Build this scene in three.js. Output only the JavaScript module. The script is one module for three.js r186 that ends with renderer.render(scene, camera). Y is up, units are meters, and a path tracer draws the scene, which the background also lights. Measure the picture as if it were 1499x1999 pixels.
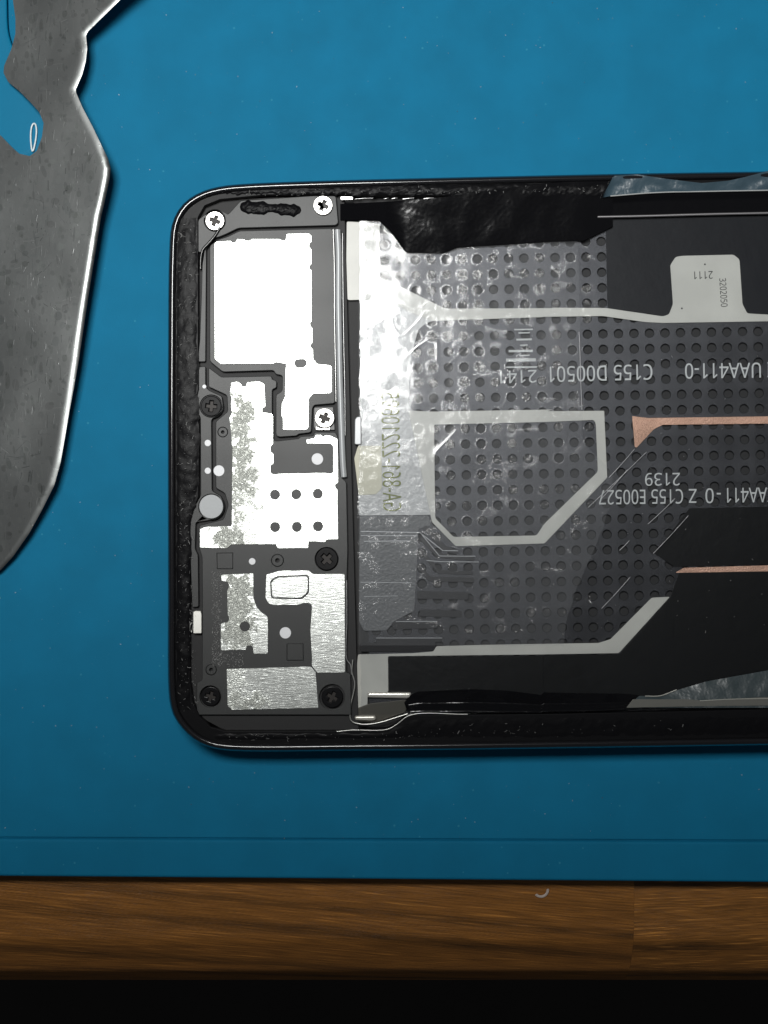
import * as THREE from 'three';
import { mergeGeometries, mergeVertices, toCreasedNormals } from 'three/addons/utils/BufferGeometryUtils.js';
import { FontLoader } from 'three/addons/loaders/FontLoader.js';
import { RectAreaLightUniformsLib } from 'three/addons/lights/RectAreaLightUniformsLib.js';
import { RoundedBoxGeometry } from 'three/addons/geometries/RoundedBoxGeometry.js';
import { createNoise2D } from 'simplex-noise';

// ---------------------------------------------------------------- camera, light, exposure
const H = 0.200, TAN = 0.34854, MM = 0.001;
const scene = new THREE.Scene();
const camera = new THREE.PerspectiveCamera(2 * Math.atan(TAN) * 180 / Math.PI, 0.75, 0.01, 5);
camera.position.set(0, H, 0);
camera.up.set(0, 0, -1);
camera.lookAt(0, 0, 0);
scene.background = new THREE.Color(0.035, 0.037, 0.04);          // dim unlit room round the bench

const renderer = new THREE.WebGLRenderer({ antialias: true });
renderer.setSize(768, 1024);
renderer.toneMapping = THREE.LinearToneMapping;
renderer.toneMappingExposure = 1;
renderer.shadowMap.enabled = true;

RectAreaLightUniformsLib.init();
const LAMP = { x: -0.0416, y: 0.35, z: -0.073, w: 0.092, h: 0.092, L: 39, tiltX: 0.12 };
const SHADE = -0.027;                                              // back edge of the phone held over the bench
const lampLight = new THREE.RectAreaLight(new THREE.Color(1, 1, 0.98), LAMP.L, LAMP.w, LAMP.h);
lampLight.position.set(LAMP.x, LAMP.y, LAMP.z);
lampLight.rotation.set(-Math.PI / 2 - LAMP.tiltX, 0, 0);           // emits along its own -z: down, leaning to the back
lampLight.name = 'lamp_light';
scene.add(lampLight);

// ---------------------------------------------------------------- helpers
function rng(seed) { let s = seed >>> 0; return () => { s = (s + 0x6d2b79f5) >>> 0; let t = Math.imul(s ^ (s >>> 15), 1 | s); t = (t + Math.imul(t ^ (t >>> 7), 61 | t)) ^ t; return ((t ^ (t >>> 14)) >>> 0) / 4294967296; }; }
const R = rng(7), n1 = createNoise2D(rng(11)), n2 = createNoise2D(rng(23)), n3 = createNoise2D(rng(37));
const fbm = (x, y, o = 4) => { let a = 0.5, s = 0; for (let i = 0; i < o; i++) { s += a * n1(x, y); x = x * 2.03 + 7.1; y = y * 2.03 - 3.7; a *= 0.5; } return s; };
const clamp = (x, a = 0, b = 1) => Math.min(b, Math.max(a, x));
const sstep = (a, b, x) => { const t = clamp((x - a) / (b - a)); return t * t * (3 - 2 * t); };
// survey coordinates (read off the photograph) and height in mm -> metres
const P = (u, v, y = 0) => { const k = TAN / 999.5 * (H - y * MM); return [(u - 749.5) * k, y * MM, (v - 999.5) * k]; };
const zone = (ox, oy, k) => (...a) => { const o = []; for (let i = 0; i < a.length; i += 2) o.push([ox + a[i] / k, oy + a[i + 1] / k]); return o; };
const A = zone(320, 330, 3.7475), B = zone(320, 690, 3.7475), C = zone(320, 1050, 3.7475);
const D = zone(640, 330, 3.407), E = zone(1060, 330, 3.4146), F = zone(640, 730, 3.407), G = zone(1060, 730, 3.4146);
const I = zone(640, 1100, 3.407), J = zone(1060, 1100, 3.4146), K5 = zone(640, 1000, 4.684), K6 = zone(640, 400, 6.8136), K7 = zone(640, 1240, 4.997), K8 = zone(1140, 320, 4.1755), K4 = zone(1140, 790, 4.1755);
const S0 = zone(0, 0, 4.997), S1 = zone(0, 300, 4.997), S2 = zone(0, 700, 4.4433);
const px = (...a) => { const o = []; for (let i = 0; i < a.length; i += 2) o.push([a[i], a[i + 1]]); return o; };

function roundPoly(p, r, seg = 3) {
  if (!r) return p;
  const o = [], n = p.length;
  for (let i = 0; i < n; i++) {
    const a = p[(i + n - 1) % n], b = p[i], c = p[(i + 1) % n];
    const da = Math.hypot(a[0] - b[0], a[1] - b[1]), dc = Math.hypot(c[0] - b[0], c[1] - b[1]), q = Math.min(r, da * 0.45, dc * 0.45);
    if (q < 0.05) { o.push(b); continue; }
    const s = [b[0] + (a[0] - b[0]) * q / da, b[1] + (a[1] - b[1]) * q / da], e = [b[0] + (c[0] - b[0]) * q / dc, b[1] + (c[1] - b[1]) * q / dc];
    for (let k = 0; k <= seg; k++) { const t = k / seg; o.push([(1 - t) ** 2 * s[0] + 2 * t * (1 - t) * b[0] + t * t * e[0], (1 - t) ** 2 * s[1] + 2 * t * (1 - t) * b[1] + t * t * e[1]]); }
  }
  return o;
}
function smoothClosed(p, n) { return new THREE.CatmullRomCurve3(p.map(([a, b]) => new THREE.Vector3(a, b, 0)), true, 'centripetal').getSpacedPoints(n).slice(0, n).map((q) => [q.x, q.y]); }
const circle = (u, v, r, n = 24, ry = r) => Array.from({ length: n }, (_, i) => [u + r * Math.cos(i / n * 2 * Math.PI), v + ry * Math.sin(i / n * 2 * Math.PI)]);
const to2 = (p, y) => p.map(([u, v]) => { const q = P(u, v, y); return new THREE.Vector2(q[0], -q[2]); });
function planarUV(g) {                                            // uv in millimetres of the ground plane
  const p = g.attributes.position, uv = new Float32Array(p.count * 2);
  for (let i = 0; i < p.count; i++) { uv[2 * i] = p.getX(i) * 1000; uv[2 * i + 1] = p.getZ(i) * 1000; }
  g.setAttribute('uv', new THREE.BufferAttribute(uv, 2));
  return g;
}
function plateGeo(pts, y0, y1, { holes = [], r = 0, bevel = 0.04, seg = 2 } = {}) {
  const sh = new THREE.Shape(to2(roundPoly(pts, r), y1));
  for (const h of holes) sh.holes.push(new THREE.Path(to2(h, y1)));
  const b = Math.min(bevel, (y1 - y0) * 0.45) * MM;
  const g = new THREE.ExtrudeGeometry(sh, { depth: (y1 - y0) * MM - 2 * b, bevelEnabled: b > 0, bevelThickness: b, bevelSize: b, bevelOffset: -b, bevelSegments: seg, curveSegments: 8 });
  g.rotateX(-Math.PI / 2); g.translate(0, y0 * MM + b, 0);
  return planarUV(g);
}
function mesh(name, g, m, parent, label) {
  const o = new THREE.Mesh(g, m); o.name = name; o.castShadow = o.receiveShadow = true; (parent ?? scene).add(o);
  if (label) o.userData.label = label;
  return o;
}
const plate = (name, pts, y0, y1, m, parent, opt) => mesh(name, plateGeo(pts, y0, y1, opt), m, parent, opt?.label);
// a parametric sheet with thickness: f(s, t) -> [u, v, y]
function sheetGeo(nu, nv, f, thick) {
  const pos = [], idx = [], W = nu + 1;
  for (const low of thick ? [0, 1] : [0]) for (let j = 0; j <= nv; j++) for (let i = 0; i <= nu; i++) { const [u, v, y] = f(i / nu, j / nv); pos.push(...P(u, v, y - low * thick)); }
  const o = W * (nv + 1);
  for (let j = 0; j < nv; j++) for (let i = 0; i < nu; i++) {
    const a = j * W + i, b = a + 1, c = a + W, d = c + 1;
    idx.push(a, c, b, b, c, d);
    if (thick) idx.push(o + a, o + b, o + c, o + b, o + d, o + c);
  }
  let g = new THREE.BufferGeometry();
  g.setAttribute('position', new THREE.Float32BufferAttribute(pos, 3)); g.setIndex(idx); g.computeVertexNormals();
  if (thick) {
    const sp = [], si = [];
    const wall = (a, b) => { const k = sp.length / 3; for (const q of [a, b, o + b, o + a]) sp.push(pos[3 * q], pos[3 * q + 1], pos[3 * q + 2]); si.push(k, k + 2, k + 1, k, k + 3, k + 2); };
    for (let i = 0; i < nu; i++) { wall(i + 1, i); wall(nv * W + i, nv * W + i + 1); }
    for (let j = 0; j < nv; j++) { wall(j * W, (j + 1) * W); wall((j + 1) * W + nu, j * W + nu); }
    const s = new THREE.BufferGeometry();
    s.setAttribute('position', new THREE.Float32BufferAttribute(sp, 3)); s.setIndex(si); s.computeVertexNormals();
    g = mergeGeometries([g, s]);
  }
  return planarUV(g);
}
// sweep a profile [[inset mm, y mm], ...] round a closed outline (survey points)
function sweepGeo(outline, profile, yRef) {
  const p = outline.map(([u, v]) => { const q = P(u, v, yRef); return [q[0], q[2]]; }), n = p.length, m = profile.length, pos = [], idx = [];
  let area = 0; for (let i = 0; i < n; i++) { const a = p[i], b = p[(i + 1) % n]; area += a[0] * b[1] - b[0] * a[1]; }
  const s = Math.sign(area);
  for (let i = 0; i < n; i++) {
    const a = p[(i + n - 1) % n], b = p[(i + 1) % n], d = Math.hypot(b[0] - a[0], b[1] - a[1]), nx = -s * (b[1] - a[1]) / d, nz = s * (b[0] - a[0]) / d;
    for (const [o, y] of profile) pos.push(p[i][0] + nx * o * MM, y * MM, p[i][1] + nz * o * MM);
  }
  for (let i = 0; i < n; i++) for (let j = 0; j < m - 1; j++) { const a = i * m + j, b = ((i + 1) % n) * m + j; if (s > 0) idx.push(a, a + 1, b, b, a + 1, b + 1); else idx.push(a, b, a + 1, b, b + 1, a + 1); }
  const g = new THREE.BufferGeometry();
  g.setAttribute('position', new THREE.Float32BufferAttribute(pos, 3)); g.setIndex(idx); g.computeVertexNormals();
  return planarUV(g);
}
const tube = (pts, r, seg = 40, rs = 10) => planarUV(new THREE.TubeGeometry(new THREE.CatmullRomCurve3(pts.map((p) => new THREE.Vector3(...P(...p)))), seg, r * MM, rs, false));
function ribbon(line, w) {                                        // a flat strip of width w along a polyline, as an outline
  const l = [], r = [];
  line.forEach((p, i) => {
    const a = line[Math.max(0, i - 1)], b = line[Math.min(line.length - 1, i + 1)], d = Math.hypot(b[0] - a[0], b[1] - a[1]), x = -(b[1] - a[1]) / d * w / 2, y = (b[0] - a[0]) / d * w / 2;
    l.push([p[0] + x, p[1] + y]); r.unshift([p[0] - x, p[1] - y]);
  });
  return [...l, ...r];
}
function tex(w, h, f, srgb = false) {
  const d = new Uint8Array(w * h * 4);
  for (let j = 0; j < h; j++) for (let i = 0; i < w; i++) { const c = f(i, j), o = (j * w + i) * 4; if (typeof c === 'number') d[o] = d[o + 1] = d[o + 2] = clamp(c) * 255; else for (let k = 0; k < 3; k++) d[o + k] = clamp(c[k]) * 255; d[o + 3] = 255; }
  const t = new THREE.DataTexture(d, w, h, THREE.RGBAFormat);
  t.wrapS = t.wrapT = THREE.RepeatWrapping; t.magFilter = THREE.LinearFilter; t.minFilter = THREE.LinearMipmapLinearFilter; t.generateMipmaps = true;
  if (srgb) t.colorSpace = THREE.SRGBColorSpace;
  t.needsUpdate = true;
  return t;
}
const sized = (t, mmx, mmy = mmx, x0 = 0, y0 = 0) => { const c = t.clone(); c.repeat.set(1 / mmx, 1 / mmy); c.offset.set(-x0 / mmx, -y0 / mmy); c.needsUpdate = true; return c; };
const rgb = (r, g, b) => new THREE.Color().setRGB(r, g, b);
const std = (r, g, b, rough, metal = 0, extra = {}) => new THREE.MeshStandardMaterial({ color: rgb(r, g, b), roughness: rough, metalness: metal, ...extra });
const phys = (r, g, b, rough, metal = 0, extra = {}) => new THREE.MeshPhysicalMaterial({ color: rgb(r, g, b), roughness: rough, metalness: metal, ...extra });
function tag(o, label, category, extra = {}) { Object.assign(o.userData, { label, category, ...extra }); return o; }

// ---------------------------------------------------------------- textures
const tile = (f, s) => (x, y) => {                                 // noise that repeats over s x s
  const a = x / s, b = y / s;
  return f(x, y) * (1 - a) * (1 - b) + f(x - s, y) * a * (1 - b) + f(x, y - s) * (1 - a) * b + f(x - s, y - s) * a * b;
};
const grainT = tex(512, 512, (i, j) => 0.5 + 0.25 * tile((x, y) => n1(x * 0.35, y * 0.35), 512)(i, j) + 0.25 * tile((x, y) => n2(x * 0.9, y * 0.9), 512)(i, j));
const patchT = tex(512, 512, (i, j) => { const q = tile((x, y) => fbm(x * 0.012, y * 0.012, 5), 512)(i, j), s = tile((x, y) => n3(x * 0.6, y * 0.6), 512)(i, j); const k = 0.86 + 0.2 * q + 0.03 * s; return [k, k, k]; });
const lumpT = tex(512, 512, (i, j) => 0.5 + 0.5 * tile((x, y) => fbm(x * 0.03, y * 0.03, 5) + 0.3 * (1 - Math.abs(n2(x * 0.08, y * 0.08))), 512)(i, j));
const brushedT = tex(512, 512, (i, j) => 0.5 + 0.3 * tile((x, y) => n1(x * 0.02, y * 0.5), 512)(i, j) + 0.2 * tile((x, y) => n2(x * 0.1, y * 0.9), 512)(i, j));
const fineN = sized(grainT, 9), patch60 = sized(patchT, 70);

// ---------------------------------------------------------------- the setting: floor, table, mat
const floorM = std(0.05, 0.045, 0.04, 0.8, 0, { map: sized(patchT, 900) });
{
  const g = new THREE.BoxGeometry(3, 0.02, 3); g.translate(0, -0.735, 0); planarUV(g);
  const o = mesh('floor', g, floorM); o.userData = { kind: 'structure', label: 'dark floor far below the front edge of the table' };
}
function woodTex(seed, slope, streak) {
  const a = createNoise2D(rng(seed)), b = createNoise2D(rng(seed + 5));
  return tex(1024, 512, (i, j) => {
    const x = i / 1024, y = j / 512 - slope * x * 2.2;
    const warp = 0.02 * a(x * 1.5, y * 2) + 0.003 * a(x * 6, y * 9);
    const ring = Math.pow(0.5 + 0.5 * Math.sin((y + warp) * 60 + 2.5 * a(x * 0.8, y * 2.5)), 3);
    const fib = 0.5 + 0.5 * a(x * 16, (y + warp) * 150), fine = 0.5 + 0.5 * b(x * 30, (y + warp) * 330), flake = streak * Math.pow(clamp(b(x * 14, (y + warp) * 120)), 3);
    const k = 0.92 - 0.26 * ring * clamp(0.5 + 0.8 * a(x * 2, y * 5)) - 0.2 * fib * fib - 0.14 * fine + 0.5 * flake;
    return [0.78 * k + 0.05 * flake, 0.53 * k + 0.06 * flake, 0.26 * k + 0.06 * flake];
  }, true);
}
{
  const table = new THREE.Group(); table.name = 'table'; table.position.set(0, 0, 0); scene.add(table);
  tag(table, 'brown wooden table top with rounded front edge showing below the blue mat', 'table');
  const zf = P(0, 1900, -22)[2], z0 = P(0, 1790, -5)[2], zb = -0.32, yt = -5.2, prof = [[zb, yt - 30], [zb, yt], [zb * 0.5, yt], [0.03, yt], [z0, yt]];
  for (let i = 1; i <= 14; i++) { const t = i / 14 * Math.PI / 2; prof.push([z0 + (zf - z0) * Math.sin(t), yt - 17 * (1 - Math.cos(t))]); }
  prof.push([zf, yt - 30]);
  const xs = [-0.5, P(1243, 0, -3)[0], 0.5], slopes = [0.16, -0.012], tints = [[1, 0.95, 0.82], [1, 0.96, 0.84]];
  for (let s = 0; s < 2; s++) {
    const pos = [], uv = [], idx = [], nx = 2, x0 = xs[s] + 0.00001, x1 = xs[s + 1] - 0.00001;
    let arc = 0; const m = prof.length;
    prof.forEach(([z, y], k) => { if (k) arc += Math.hypot((z - prof[k - 1][0]) * 1000, y - prof[k - 1][1]); for (let i = 0; i < nx; i++) { pos.push(i ? x1 : x0, y * MM, z); uv.push((i ? x1 : x0) * 1000, arc); } });
    for (let k = 0; k < m - 1; k++) { const a = k * 2; idx.push(a, a + 2, a + 1, a + 1, a + 2, a + 3); }
    const c = pos.length / 3; prof.forEach(([z, y]) => { pos.push(x0, y * MM, z, x1, y * MM, z); uv.push(z * 1000, y, z * 1000, y); });
    for (let k = 1; k < m - 1; k++) { idx.push(c, c + 2 * k + 2, c + 2 * k); idx.push(c + 1, c + 2 * k + 1, c + 2 * k + 3); }
    let g = new THREE.BufferGeometry();
    g.setAttribute('position', new THREE.Float32BufferAttribute(pos, 3)); g.setAttribute('uv', new THREE.Float32BufferAttribute(uv, 2)); g.setIndex(idx);
    g = toCreasedNormals(g, 0.6);
    mesh('wood_stave', g, new THREE.MeshStandardMaterial({ color: rgb(...tints[s]), map: sized(woodTex(41 + s * 9, slopes[s], s ? 1 : 0.6), [170, 120][s], 45, [-110, 30][s], 340), roughness: 0.42, bumpMap: sized(brushedT, 40, 6), bumpScale: 0.00004 }), table);
  }
}
const specks = []; { const q = rng(99); for (let i = 0; i < 60; i++) specks.push([q() * 1024, q() * 1024, 0.6 + q() * 1.1]); }
const matT = tex(1024, 1024, (i, j) => {
  const q = tile((x, y) => fbm(x * 0.006, y * 0.006, 5), 1024)(i, j), s = tile((x, y) => n2(x * 0.5, y * 0.5), 1024)(i, j), k = 1 + 0.07 * q + 0.035 * s;
  let d = 0; for (const [a, b, r] of specks) { const e = Math.hypot(i - a, j - b); if (e < r + 1) d = Math.max(d, clamp(r + 1 - e) * 0.5); }
  return [0.055 * k + 0.35 * d, 0.478 * k + 0.2 * d, 0.638 * k + 0.12 * d];
}, true);
const matM = new THREE.MeshPhysicalMaterial({ specularIntensity: 0.35, map: sized(matT, 66), roughness: 0.7, bumpMap: sized(grainT, 14), bumpScale: 0.00003 });
{
  const mat = new THREE.Group(); mat.name = 'work_mat'; scene.add(mat);
  tag(mat, 'large blue silicone work mat under the phone with a grooved front border', 'mat');
  plate('mat_backing', px(-1500, 1600, 3000, 1600, 3000, 1700, -1500, 1680), -4.9, -0.3, matM, mat, { bevel: 0 });
  plate('mat_sheet', px(-1500, -1500, 3000, -1500, 3000, 1646, 1499, 1640.5, 0, 1634.5, -1500, 1628), -5.0, 0, matM, mat, { bevel: 0.16, seg: 3 });
  plate('mat_border', px(-1500, 1631, 0, 1637, 1499, 1643, 3000, 1649, 3000, 1736, 1499, 1723, 0, 1711, -1500, 1699), -5.0, 0.14, matM, mat, { bevel: 0.42, seg: 5 });
}
{
  const q = rng(5), geo = new THREE.IcosahedronGeometry(1, 0), n = 620, im = new THREE.InstancedMesh(geo, std(0.5, 0.55, 0.58, 0.8), n), m4 = new THREE.Matrix4(), c = new THREE.Color();
  let k = 0;
  while (k < n) {
    const u = q() * 1560 - 30, v = q() * 1740 - 30;
    if ((u > 305 && v > 320 && v < 1490) || v > 1700) continue;
    const p = P(u, v, 0.04), s = (0.014 + 0.05 * Math.pow(q(), 3)) * MM;
    m4.makeRotationFromEuler(new THREE.Euler(0, q() * 6, 0)); m4.scale(new THREE.Vector3(s * (1 + q()), s * 0.5, s)); m4.setPosition(...p); im.setMatrixAt(k, m4);
    const d = q() < 0.2 ? 0.15 : 0.6 + q() * 0.6; im.setColorAt(k, c.setRGB(d, d, d)); k++;
  }
  im.name = 'dust'; scene.add(im); tag(im, 'fine pale dust specks scattered over the blue mat', 'dust', { kind: 'stuff' });
}
{                                                                   // pale crescent chip on the wood
  const g = planarUV(new THREE.TorusGeometry(0.95 * MM, 0.2 * MM, 8, 20, Math.PI * 0.8)); g.rotateX(Math.PI / 2); g.rotateY(0.1); g.scale(1, 0.6, 1);
  const o = mesh('chip', g, std(0.62, 0.52, 0.46, 0.5)); o.position.set(...P(1056, 1737, -5.05));
  tag(o, 'tiny pale crescent chip on the wood just below the mat edge', 'chip');
}

// ---------------------------------------------------------------- grey metal sheet on the left
const sheetC = document.createElement('canvas'); sheetC.width = sheetC.height = 1024;
{
  const x = sheetC.getContext('2d'), q = rng(808); x.fillStyle = '#cfd1d0'; x.fillRect(0, 0, 1024, 1024);
  for (let i = 0; i < 2600; i++) { const l = q() < 0.5; x.fillStyle = l ? `rgba(250,252,250,${0.12 * q()})` : `rgba(70,78,72,${0.15 * q()})`; x.beginPath(); x.ellipse(q() * 1024, q() * 1024, 4 + 26 * q() * q(), 3 + 14 * q() * q(), 1.3 + q() * 0.6, 0, 7); x.fill(); }
  for (let i = 0; i < 2600; i++) {                                  // scratches, scuffs and dents
    const a = q() * 1024, b = q() * 1024, an = q() < 0.6 ? 1.5 + (q() - 0.5) * 0.3 : q() * 3.2, l = 2 + 46 * Math.pow(q(), 5);
    x.strokeStyle = q() < 0.55 ? `rgba(255,255,255,${0.1 + 0.55 * q()})` : `rgba(50,54,54,${0.1 + 0.45 * q()})`; x.lineWidth = 0.6 + 1.8 * q() * q();
    x.beginPath(); x.moveTo(a, b); x.lineTo(a + l * Math.cos(an), b + l * Math.sin(an)); x.stroke();
  }
}
const sheetT = new THREE.CanvasTexture(sheetC); sheetT.colorSpace = THREE.SRGBColorSpace; sheetT.wrapS = sheetT.wrapT = THREE.RepeatWrapping; sheetT.magFilter = THREE.LinearFilter;
const scratchC = document.createElement('canvas'); scratchC.width = scratchC.height = 1024;
{
  const x = scratchC.getContext('2d'), q = rng(321); x.fillStyle = '#808080'; x.fillRect(0, 0, 1024, 1024);
  for (let i = 0; i < 1500; i++) {
    const w = q() * q(), a = q() * 1024, b = q() * 1024, an = q() < 0.45 ? 1.45 + (q() - 0.5) * 0.25 : q() * 3.2, l = 4 + 60 * q() * q() * q();
    x.strokeStyle = q() < 0.6 ? `rgba(255,255,255,${0.15 + 0.6 * q()})` : `rgba(0,0,0,${0.15 + 0.5 * q()})`; x.lineWidth = 0.5 + 1.5 * q() * w;
    x.beginPath(); x.moveTo(a, b); x.lineTo(a + l * Math.cos(an), b + l * Math.sin(an)); x.stroke();
  }
}
const scratchT = new THREE.CanvasTexture(scratchC); scratchT.wrapS = scratchT.wrapT = THREE.RepeatWrapping; scratchT.magFilter = THREE.LinearFilter;
const sheetM = std(0.53, 0.54, 0.54, 0.36, 1, { map: sized(sheetT, 46, 46, -51, -67), bumpMap: sized(scratchT, 38, 38), bumpScale: 0.00004 });
{
  const right = [...px(300, -60), ...S0(1170, 0, 850, 315, 838, 350, 850, 470, 835, 600, 800, 730, 738, 870, 740, 900, 800, 1040, 900, 1230, 1000, 1440, 1050, 1540, 1078, 1640, 1070, 1730), ...S1(1040, 380, 985, 620, 920, 1020, 860, 1400, 780, 1930), ...S2(685, 0, 650, 200, 600, 460, 560, 700, 525, 900, 470, 1100, 360, 1320, 250, 1520, 110, 1720, 0, 1840), ...px(-120, 1190)];
  const left = [...px(22, -60), ...S0(125, 0, 150, 180, 150, 330, 110, 480, 40, 640, 33, 710, 80, 800, 180, 880, 290, 990, 380, 1090, 425, 1200, 410, 1330, 360, 1470, 290, 1522)];
  const low = [...S0(-700, 850, 0, 1315, 120, 1440, 190, 1500, 290, 1522)];
  const at = (l, v) => { for (let i = 1; i < l.length; i++) if (v <= l[i][1]) { const t = clamp((v - l[i - 1][1]) / (l[i][1] - l[i - 1][1] || 1)); return l[i - 1][0] + (l[i][0] - l[i - 1][0]) * t; } return l[l.length - 1][0]; };
  const vN = 1522 / 4.997;
  const hgt = (u, v, r) => {
    const d = Math.max(0, r - u), e = Math.pow(clamp(1 - d / 15), 2), band = sstep(270, 330, v) * (1 - 0.75 * sstep(560, 860, v));
    return 1.0 + 0.0145 * clamp(u + 60, 0, 400) + 0.10 * n3(u * 0.005, v * 0.004) + 0.006 * n1(u * 0.02, v * 0.015) - (0.06 + 0.13 * band) * e * 2.2;
  };
  const ease = (s) => s < 0.5 ? s : 1 - Math.pow(1 - (s - 0.5) * 2, 1.8) * 0.5;
  const part = (v0, v1, fl, fr, rows, cols, rim) => sheetGeo(cols, rows, (s, t) => { const v = v0 + (v1 - v0) * t, l = fl(v), r = fr(v), u = l + (r - l) * ease(s); return [u, v, hgt(u, v, rim ? r : at(right, v))]; }, 0.16);
  const g = mergeGeometries([
    part(-60, vN, (v) => at(left, v), (v) => at(right, v), 120, 40, true),
    part(vN, 1185, () => -130, (v) => Math.max(-129, at(right, v)), 220, 60, true),
    part(172, vN, () => -130, (v) => Math.max(-129, at(low, v)), 30, 14, false),
  ]);
  const o = mesh('metal_sheet', g, sheetM);
  tag(o, 'scratched dark grey metal sheet with wavy edges lying left of the phone', 'metal sheet');
}
{                                                                   // glossy blue plastic in the notch
  const pos = [], idx = [], nu = 48, nv = 16, c = [[-70, -120, 70], [-52, -20, 66], [-40, 80, 60], [-14, 160, 66], [14, 225, 74], [46, 275, 56], [66, 318, 10]];
  const spine = new THREE.CatmullRomCurve3(c.map(([a, b]) => new THREE.Vector3(a, b, 0))), rad = new THREE.CatmullRomCurve3(c.map((q, i) => new THREE.Vector3(i, q[2], 0)));
  for (let i = 0; i <= nu; i++) {
    const t = i / nu, p = spine.getPoint(t), d = spine.getTangent(t), w = rad.getPoint(t).y * (i === nu ? 0.05 : 1);
    for (let j = 0; j <= nv; j++) { const a = -Math.PI / 2 + j / nv * 2 * Math.PI, s = Math.cos(a), h = Math.sin(a), hh = Math.min(0.7, w * 0.02); pos.push(...P(p.x - d.y * w * s, p.y + d.x * w * s, 0.02 + hh * (h > 0 ? 1 + Math.pow(h, 0.35) : 1 + h) * 0.5)); }
  }
  for (let i = 0; i < nu; i++) for (let j = 0; j < nv; j++) { const a = i * (nv + 1) + j; idx.push(a, a + 1, a + nv + 1, a + 1, a + nv + 2, a + nv + 1); }
  let g = new THREE.BufferGeometry(); g.setAttribute('position', new THREE.Float32BufferAttribute(pos, 3)); g.setIndex(idx); g.computeVertexNormals(); planarUV(g);
  const o = mesh('plastic_tool', g, phys(0.004, 0.19, 0.35, 0.5, 0, { specularIntensity: 0.2 }));
  const ring = new THREE.CatmullRomCurve3(Array.from({ length: 24 }, (_, i) => { const a = i / 24 * 2 * Math.PI; return new THREE.Vector3(...P(65 + 5.2 * Math.cos(a) * (1 - 0.35 * Math.sin(a)) - 1.5 * Math.sin(a), 268 + 27 * Math.sin(a), 1.0 + 0.25 * Math.cos(a) * 0)); }), true);
  mesh('clear_loop', planarUV(new THREE.TubeGeometry(ring, 80, 0.12 * MM, 10, true)), phys(0.75, 0.85, 0.88, 0.25), o);
  tag(o, 'glossy bright blue plastic tip lying in the notch of the grey metal sheet', 'plastic tool');
}

// ---------------------------------------------------------------- the phone
const phone = new THREE.Group(); phone.name = 'smartphone'; scene.add(phone);
tag(phone, 'opened black smartphone showing silver shield plates, screws and a perforated film bay', 'smartphone');

const blackGloss = phys(0.012, 0.012, 0.014, 0.18, 0, { clearcoat: 0.6, clearcoatRoughness: 0.08 });
const blackMatte = std(0.012, 0.012, 0.013, 0.55, 0, { bumpMap: fineN, bumpScale: 0.00002 });
const glueM = phys(0.006, 0.006, 0.007, 0.34, 0, { specularIntensity: 0.14, bumpMap: sized(lumpT, 24), bumpScale: 0.00003 });
const ledgeM = phys(0.008, 0.008, 0.009, 0.34, 0, { specularIntensity: 0.18, bumpMap: sized(lumpT, 50), bumpScale: 0.00002 });
const coverM = std(0.029, 0.031, 0.031, 0.43, 0, { bumpMap: sized(grainT, 7), bumpScale: 0.00001, map: patch60 });
const pitM = std(0.006, 0.006, 0.007, 0.6);

const outline = (() => {
  const left = px(2600, 322, 1520, 332, 1060, 340, 493, 355.5, 432, 361, 400, 369, 375, 381, 355, 397, 339, 421, 331, 447, 327.5, 500, 325.5, 700, 325.5, 1130, 326, 1340, 329, 1372, 336, 1397, 354, 1424, 378, 1446, 404, 1459, 440, 1466.5, 720, 1467, 1080, 1463, 1520, 1456, 2600, 1440, 2690, 1400, 2730, 1300, 2730, 460, 2690, 360);
  return smoothClosed(left, 420);
})();
mesh('frame', sweepGeo(outline, [[1.2, 0.05], [0.5, 0.3], [0.12, 1.0], [0, 2.2], [0, 5.6], [0.08, 6.7], [0.25, 7.4], [0.5, 7.8], [0.75, 7.92], [0.98, 7.86], [1.12, 7.66], [1.18, 7.3], [1.2, 6.4]], 7), blackGloss, phone);
plate('back_shell', outline.map(([u, v]) => [u + (u < 1500 ? 18 : -18), v + (v < 900 ? 16 : -16)]), 0.1, 4.4, blackMatte, phone, { bevel: 0 });
const opening = [...px(387, 425, 400, 402, 430, 390, 520, 381, 655, 379, 864, 382, 1520, 368, 2600, 352, 2650, 400, 2650, 1350, 2600, 1395, 1520, 1384, 1080, 1393.5, 801, 1396, 785, 1406, 770, 1418, 755, 1424, 684, 1426.5, 440, 1427, 412, 1419, 390, 1398, 377, 1370, 371, 1320, 371, 1010, 388, 970, 390, 830, 380, 795, 388, 760)];
plate('inner_ledge', outline.map(([u, v], i, l) => { const a = l[(i + l.length - 1) % l.length], b = l[(i + 1) % l.length], d = Math.hypot(b[0] - a[0], b[1] - a[1]); return [u + (b[1] - a[1]) / d * 16, v - (b[0] - a[0]) / d * 16]; }), 4.6, 7.2, ledgeM, phone, { holes: [opening], bevel: 0.12 });

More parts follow.
